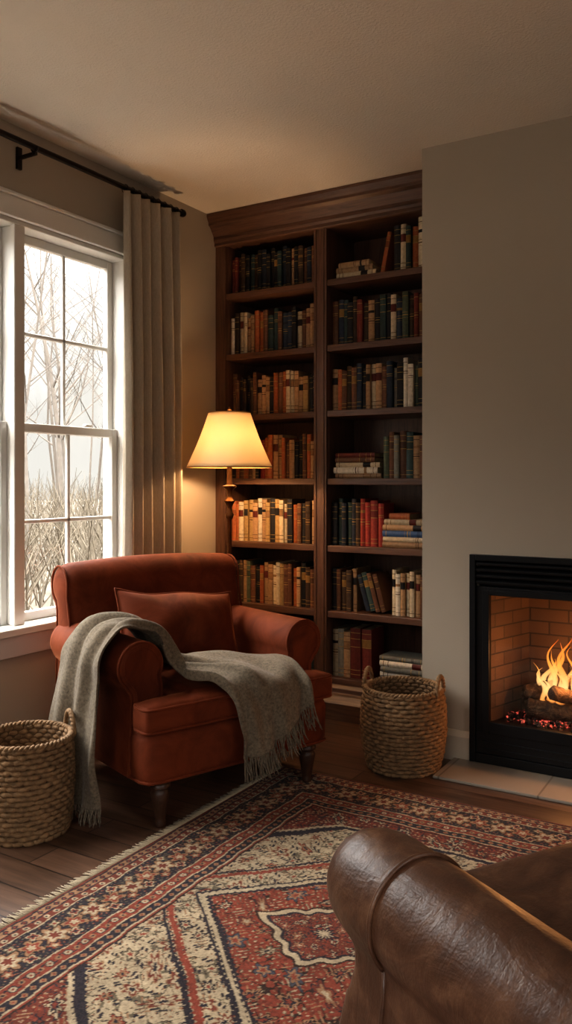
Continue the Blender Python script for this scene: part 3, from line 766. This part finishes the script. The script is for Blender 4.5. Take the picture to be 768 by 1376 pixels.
while y<RY1:
    L=R.uniform(.028,.045); dy=R.uniform(-.012,.012)
    for sx,xe in ((-1,RX0),(1,RX1)):
        b.tube([(xe-sx*.004,y,.006),(xe+sx*L*.4,y+dy*.3,.005),(xe+sx*L,y+dy,.0022)],[.0022,.002,.0012],4)
    y+=R.uniform(.004,.0065)
b.obj('fringe',M['fringe'],rug,ang=180)

# ---------------------------------------------------------------- baskets
def basket(name,x,y,rb,rm,rt,h,nl,hang):
    root=empty(name,(x,y,0),0); b=B()
    def Rz(w): return (1-w)**2*rb+2*w*(1-w)*(2*rm-.5*rb-.5*rt)+w*w*rt
    cr_=h/nl/2*1.12
    for i in range(nl):
        w=(i+.5)/nl; z=w*h; rad=Rz(w); n=150
        pts=[];rs_=[]
        for j in range(n):
            q=2*math.pi*j/n; tw=math.sin(q*26+i*math.pi)
            r=rad+.0035*tw+.002*noise.noise(Vector((q*3,i,0))); pts.append((r*math.cos(q),r*math.sin(q),z+.0015*math.sin(q*13+i*2)))
            rs_.append(cr_*(1+.14*math.cos(q*52+i)))
        b.tube(pts,rs_,7,closed=True)
    for k in range(2):
        b.tube([((rt+.002+.005*math.cos(q*30+k*math.pi))*math.cos(q),(rt+.002+.005*math.cos(q*30+k*math.pi))*math.sin(q),h+.002+.005*math.sin(q*30+k*math.pi)) for q in np.linspace(0,2*math.pi,240,endpoint=False)],.0062,6,closed=True)
    for a in hang:
        for k in range(2):
            pts=[]
            for t in np.linspace(0,math.pi,40):
                s_=.048*math.cos(t); hz=.075*math.sin(t); o=.004*math.cos(t*14+k*math.pi); o2=.004*math.sin(t*14+k*math.pi)
                rr_=rt+.004+o2
                pts.append((rr_*math.cos(a)-(s_*(1+o*8))*math.sin(a),rr_*math.sin(a)+(s_*(1+o*8))*math.cos(a),h-.01+hz*1.0+o))
            b.tube(pts,.0066,6)
    b.obj('weave',M['basket'],root,ang=180)
    b=B(); prof=[(Rz(w)-.006,.003+w*(h-.006)) for w in np.linspace(0,1,10)]
    n=48
    for r,z in prof:
        for j in range(n): b.v.append((r*math.cos(2*math.pi*j/n),r*math.sin(2*math.pi*j/n),z))
    for i in range(len(prof)-1):
        for j in range(n): b.face([i*n+j,i*n+(j+1)%n,(i+1)*n+(j+1)%n,(i+1)*n+j])
    b.face(list(range(n))[::-1]); b.obj('lining',M['liner'],root,ang=180,recalc=False)
va=math.radians(31.1)
basket('wicker_basket',-2.262,1.992,.14,.156,.150,.325,19,[va+.55,va+math.pi+.55])
basket('wicker_basket.001',-1.384,3.262,.143,.173,.158,.335,20,[va-.5,va+math.pi-.5])

# ---------------------------------------------------------------- fireplace
fp=empty('gas_fireplace')
x0,x1=-1.151,-.149
b=B(); f0=BY-.03; f1=BY-.001
z0,z1=.014,.901
g0,g1,gz0,gz1=-1.066,-.234,.192,.730
def ring(a0,a1,c0,c1,b0,b1,d0,d1,ya,yb):
    b.box(a0,b0,ya,yb,c0,c1); b.box(b1,a1,ya,yb,c0,c1); b.box(b0,b1,ya,yb,d1,c1); b.box(b0,b1,ya,yb,c0,d0)
ring(x0,x1,z0,z1,x0+.026,x1-.026,z0+.04,z1-.026,f0,f1)
ring(x0+.026,x1-.026,z0+.04,.765,g0-.012,g1+.012,gz0-.03,gz1+.012,f0+.012,f1+.02)
ring(g0-.03,g1+.03,gz0-.05,gz1+.022,g0,g1,gz0,gz1,f0+.004,f1+.006)
for k in range(4):
    zz=.776+k*.026
    b.prism([(f0+.006,zz),(f0+.004,zz+.012),(f0+.03,zz+.024),(f0+.034,zz+.02)],'x',x0+.026,x1-.026)
b.box(x0+.026,x1-.026,f0+.05,f0+.055,.75,.88)
b.box(x0+.026,x1-.026,f0+.008,f0+.03,z0+.04,.15)
for k in range(2): b.box(x0+.05,x1-.05,f0+.004,f0+.01,z0+.06+k*.03,z0+.066+k*.03)
b.obj('metal_surround',M['black'],fp,smooth=False,bevel=.003,seg=2)
b=B(); d=BY+.33; ya=BY+.021
b.prism([(g0-.02,ya),(g0+.075,d),(g0+.06,d+.01),(g0-.03,ya)],'z',.17,.80); b.prism([(g1+.02,ya),(g1-.075,d),(g1-.06,d+.01),(g1+.03,ya)],'z',.17,.80)
b.box(g0+.05,g1-.05,d,d+.01,.17,.80)
b.obj('firebox_bricks',M['brick'],fp,smooth=False)
b=B(); b.box(g0-.03,g1+.03,ya,d,.16,.175); b.box(g0-.03,g1+.03,ya,d+.01,.80,.81); b.obj('firebox_plates',M['black'],fp,smooth=False)
b=B(); b.box(g0-.005,g1+.005,BY-.012,BY-.009,gz0-.005,gz1+.005); b.obj('glass_front',M['glass'],fp,smooth=False)
def log(name,p,q,r,seed):
    b=B(); p=Vector(p); q=Vector(q); rings=[]; ax=(q-p).normalized(); a=ax.orthogonal().normalized(); c=ax.cross(a); n=20; m=22
    for i in range(m+1):
        t=i/m; rr=r*(1-.12*t)*(.55 if i in(0,m) else 1)
        ctr=p.lerp(q,t)+a*.006*math.sin(t*5+seed)
        rings.append([ctr+(a*math.cos(2*math.pi*j/n)+c*math.sin(2*math.pi*j/n))*(rr*(1+.22*noise.noise(Vector((t*5,math.cos(2*math.pi*j/n)*1.5,math.sin(2*math.pi*j/n)*1.5+seed))))) for j in range(n)])
    b.loft(rings); b.obj(name,M['log'],fp,ang=70)
log('log_1',(-.99,BY+.22,.245),(-.33,BY+.25,.26),.047,1)
log('log_2',(-.95,BY+.12,.235),(-.70,BY+.17,.235),.04,2)
log('log_3',(-.60,BY+.10,.235),(-.36,BY+.14,.235),.04,3)
log('log_4',(-.97,BY+.15,.29),(-.70,BY+.25,.37),.036,4)
log('log_5',(-.84,BY+.08,.33),(-.62,BY+.22,.25),.032,5)
log('log_6',(-.62,BY+.25,.34),(-.36,BY+.12,.30),.036,6)
b=B()
for i in range(170):
    x=R.uniform(-1.02,-.28); y=R.uniform(BY+.04,BY+.27); s_=R.uniform(.008,.018)
    T=Matrix.Translation((x,y,.176+s_*.5))@Matrix.Rotation(R.uniform(0,3),4,'X')@Matrix.Rotation(R.uniform(0,3),4,'Y')
    b.box(-s_,s_,-s_,s_,-s_*.6,s_*.6,0,T)
b.obj('ember_bed',M['ember'],fp,smooth=False,bevel=.004)
fl=B()
def flame(x,y,z,h,r,seed):
    pts=[];rad=[]
    for i in range(18):
        t=i/17; pts.append((x+.03*math.sin(t*4.2+seed)*t+.012*math.sin(t*9+seed*2),y+.015*math.cos(t*4+seed),z+h*t))
        rad.append(max(.0006,r*(math.sin(math.pi*min(1,t*.78+.22))**1.1)*(1-t*.4)*(1+.18*math.sin(t*13+seed))))
    fl.tube(pts,rad,12)
for i in range(38):
    x=-.90+.46*(i+.5)/38+R.uniform(-.012,.012); c_=1-abs(x+.77)/.24
    flame(x,BY+.17+R.uniform(-.05,.05),.25+R.uniform(0,.06),(.07+.22*max(0,c_))*R.uniform(.45,1.15),R.uniform(.009,.022),i*1.7)
fl.obj('flames',M['flame'],fp,ang=180)
for i,(x,z,e_) in enumerate(((-.74,.42,4),(-.55,.38,3))):
    l=bpy.data.lights.new('fire_glow','POINT'); l.energy=e_; l.color=(1,.42,.14); l.shadow_soft_size=.05
    o=bpy.data.objects.new('fire_glow_%d'%i,l); o.location=(x,BY+.1,z); o.parent=fp; COL.objects.link(o)

# ---------------------------------------------------------------- leather sofa
ths=math.atan2(-.848,-.530)
sofa=empty('leather_sofa',(-.61,1.285,RT+.002),ths)
le_=M['leather']
def sarm(cx,name):
    b=B(); rings=[]; n=28; r=.094; cz=.53
    for t,y in [(0.15,-.045),(.5,-.038),(.78,-.018),(.93,.015),(1,.06),(1.0,.12),(.985,.145),(.985,.155),(1,.18),(1.0,.5),(.98,.92)]:
        rings.append([(cx+r*t*1.0*math.cos(2*math.pi*j/n),y,cz+r*t*math.sin(2*math.pi*j/n)) for j in range(n)])
    b.loft(rings)
    b.loft([[(cx-s_,o,z),(cx+s_,o,z),(cx+s_,.9,z),(cx-s_,.9,z)] for s_,o,z in ((.098,.0,.08),(.092,.005,.2),(.080,.03,.33),(.068,.055,.42),(.066,.06,.5))])
    b.obj(name,le_,sofa,remesh=.009,smoothit=5)
    b=B(); b.tube([(cx+(r+.001)*math.cos(q),.15,cz+(r+.001)*math.sin(q)) for q in np.linspace(-.75,math.pi+.75,50)],.0042,8)
    for sg in (-1,1): b.tube([(cx+sg*w_,.15,z) for z,w_ in ((.465,.067),(.42,.068),(.33,.081),(.2,.093),(.09,.099))],.0042,8)
    b.obj(name+'_piping',le_,sofa,ang=180)
sarm(0,'arm_near'); sarm(-1.75,'arm_far')
b=B(); b.box(-1.7,-.05,-.03,.92,.08,.30); b.obj('base',le_,sofa,remesh=.014,smoothit=5)
for i in range(2):
    xa=-.075-i*.785; b=B(); b.box(xa-.775,xa,-.10,.68,.30,.44); b.box(xa-.70,xa-.055,-.04,.62,.30,.478)
    b.obj('seat_cushion_%d'%(i+1),le_,sofa,remesh=.012,smoothit=10)
    b=B(); b.box(xa-.765,xa,.62,.80,.42,.80); b.box(xa-.68,xa-.08,.59,.80,.48,.76); b.obj('back_cushion_%d'%(i+1),le_,sofa,remesh=.013,smoothit=12)
b=B(); b.box(-1.78,.03,.78,.95,.08,.80); b.loft([[(x,.90+.085*math.cos(q),.78+.085*math.sin(q)) for q in np.linspace(0,2*math.pi,24,endpoint=False)] for x in (-1.80,.05)])
b.obj('back_frame',le_,sofa,remesh=.014,smoothit=6)
b=B()
for x in (-1.75,0):
    for y in (.05,.86): b.lathe([(.022,0),(.035,.03),(.03,.06),(.024,.085)],x,y,20)
b.obj('bun_feet',M['leg'],sofa)

# ---------------------------------------------------------------- outdoors
wallobj('garden_ground',[(-60,-2.95,-30,60,-.75,-.7)],M['ground'])
def tree(b,p,h,r,rr):
    def br(p,d,L,r,lev):
        pts=[p]; n=5; q=p.copy(); dd=d.copy()
        for i in range(n):
            dd=(dd+Vector((rr.uniform(-.16,.16),rr.uniform(-.16,.16),rr.uniform(-.03,.12)))).normalized(); q=q+dd*L/n; pts.append(q.copy())
        b.tube(pts,[r*(1-.75*i/n) for i in range(n+1)],5 if lev<2 else 3,cap=False)
        if lev<3:
            for k in range((11,5,4)[lev]):
                t=rr.uniform(.3,1); i=min(int(t*n),n-1); pp=pts[i].lerp(pts[i+1],t*n-i if t<1 else 0)
                a=rr.uniform(0,6.28); nd=(dd*.6+Vector((math.cos(a),math.sin(a),rr.uniform(0,.5)))*.8).normalized()
                br(pp,nd,L*rr.uniform(.25,.45),r*(1-.7*t)*.5,lev+1)
    br(Vector(p),Vector((rr.uniform(-.05,.05),rr.uniform(-.05,.05),1)),h,r,0)
b=B(); rr=random.Random(11)
for i in range(26):
    D=rr.uniform(13,36); a=math.atan2(.70+rr.uniform(-.22,.25),-.78)
    tree(b,(D*math.cos(a)*1.1,D*math.sin(a)*1.1,-.72),rr.uniform(4,7)+D*.12,rr.uniform(.04,.095),rr)
b.obj('bare_trees',M['bark'],smooth=False,recalc=False)
b=B(); rr=random.Random(4)
for i in range(2100):
    D=rr.uniform(10,36); a=math.atan2(.70+rr.uniform(-.3,.3),-.78); p=Vector((D*math.cos(a),D*math.sin(a),-.72)); q=p.copy(); pts=[p]
    d=Vector((rr.uniform(-.5,.5),rr.uniform(-.5,.5),1))
    for k in range(4):
        d=d+Vector((rr.uniform(-.3,.3),rr.uniform(-.3,.3),0)); q=q+d*rr.uniform(.3,.75)*.8; pts.append(q.copy())
    b.tube(pts,[.014,.011,.009,.006,.003],3,cap=False)
b.obj('bare_shrubs',M['hedge'],smooth=False,recalc=False)

# world
w=bpy.data.worlds.new('overcast_sky'); S.world=w; w.use_nodes=True; nt=w.node_tree; bg=nt.nodes['Background']
tc=nt.nodes.new('ShaderNodeTexCoord'); sp=nt.nodes.new('ShaderNodeSeparateXYZ'); nt.links.new(tc.outputs['Generated'],sp.inputs[0])
nz=nt.nodes.new('ShaderNodeTexNoise'); nz.inputs['Scale'].default_value=26; nz.inputs['Detail'].default_value=7
mp=nt.nodes.new('ShaderNodeMapping'); mp.inputs['Scale'].default_value=(1,1,.3); nt.links.new(tc.outputs['Generated'],mp.inputs[0]); nt.links.new(mp.outputs[0],nz.inputs['Vector'])
ma=nt.nodes.new('ShaderNodeMath'); ma.operation='MULTIPLY_ADD'; ma.inputs[1].default_value=-.2; nt.links.new(nz.outputs['Fac'],ma.inputs[0]); nt.links.new(sp.outputs[2],ma.inputs[2])
rp=nt.nodes.new('ShaderNodeValToRGB'); nt.links.new(ma.outputs[0],rp.inputs[0])
e=rp.color_ramp.elements; e[0].position=.0; e[0].color=(.041,.040,.037,1); e[1].position=.5; e[1].color=(1,.985,.955,1)
e2=rp.color_ramp.elements.new(.12); e2.color=(.07,.070,.068,1)
nt.links.new(rp.outputs[0],bg.inputs[0]); bg.inputs[1].default_value=15.5

# camera
cam=bpy.data.cameras.new('camera'); co_=bpy.data.objects.new('camera',cam); COL.objects.link(co_)
co_.location=(0,0,1.22); co_.rotation_euler=(math.pi/2,0,math.radians(31.1))
cam.sensor_width=36; cam.sensor_fit='AUTO'; cam.lens=36*1105/1376; cam.shift_y=-43/1376; cam.clip_start=.05
S.camera=co_
S.view_settings.view_transform='Standard'
try: S.view_settings.look='Medium High Contrast'
except Exception as ex: print('look',ex)
S.view_settings.exposure=0.35
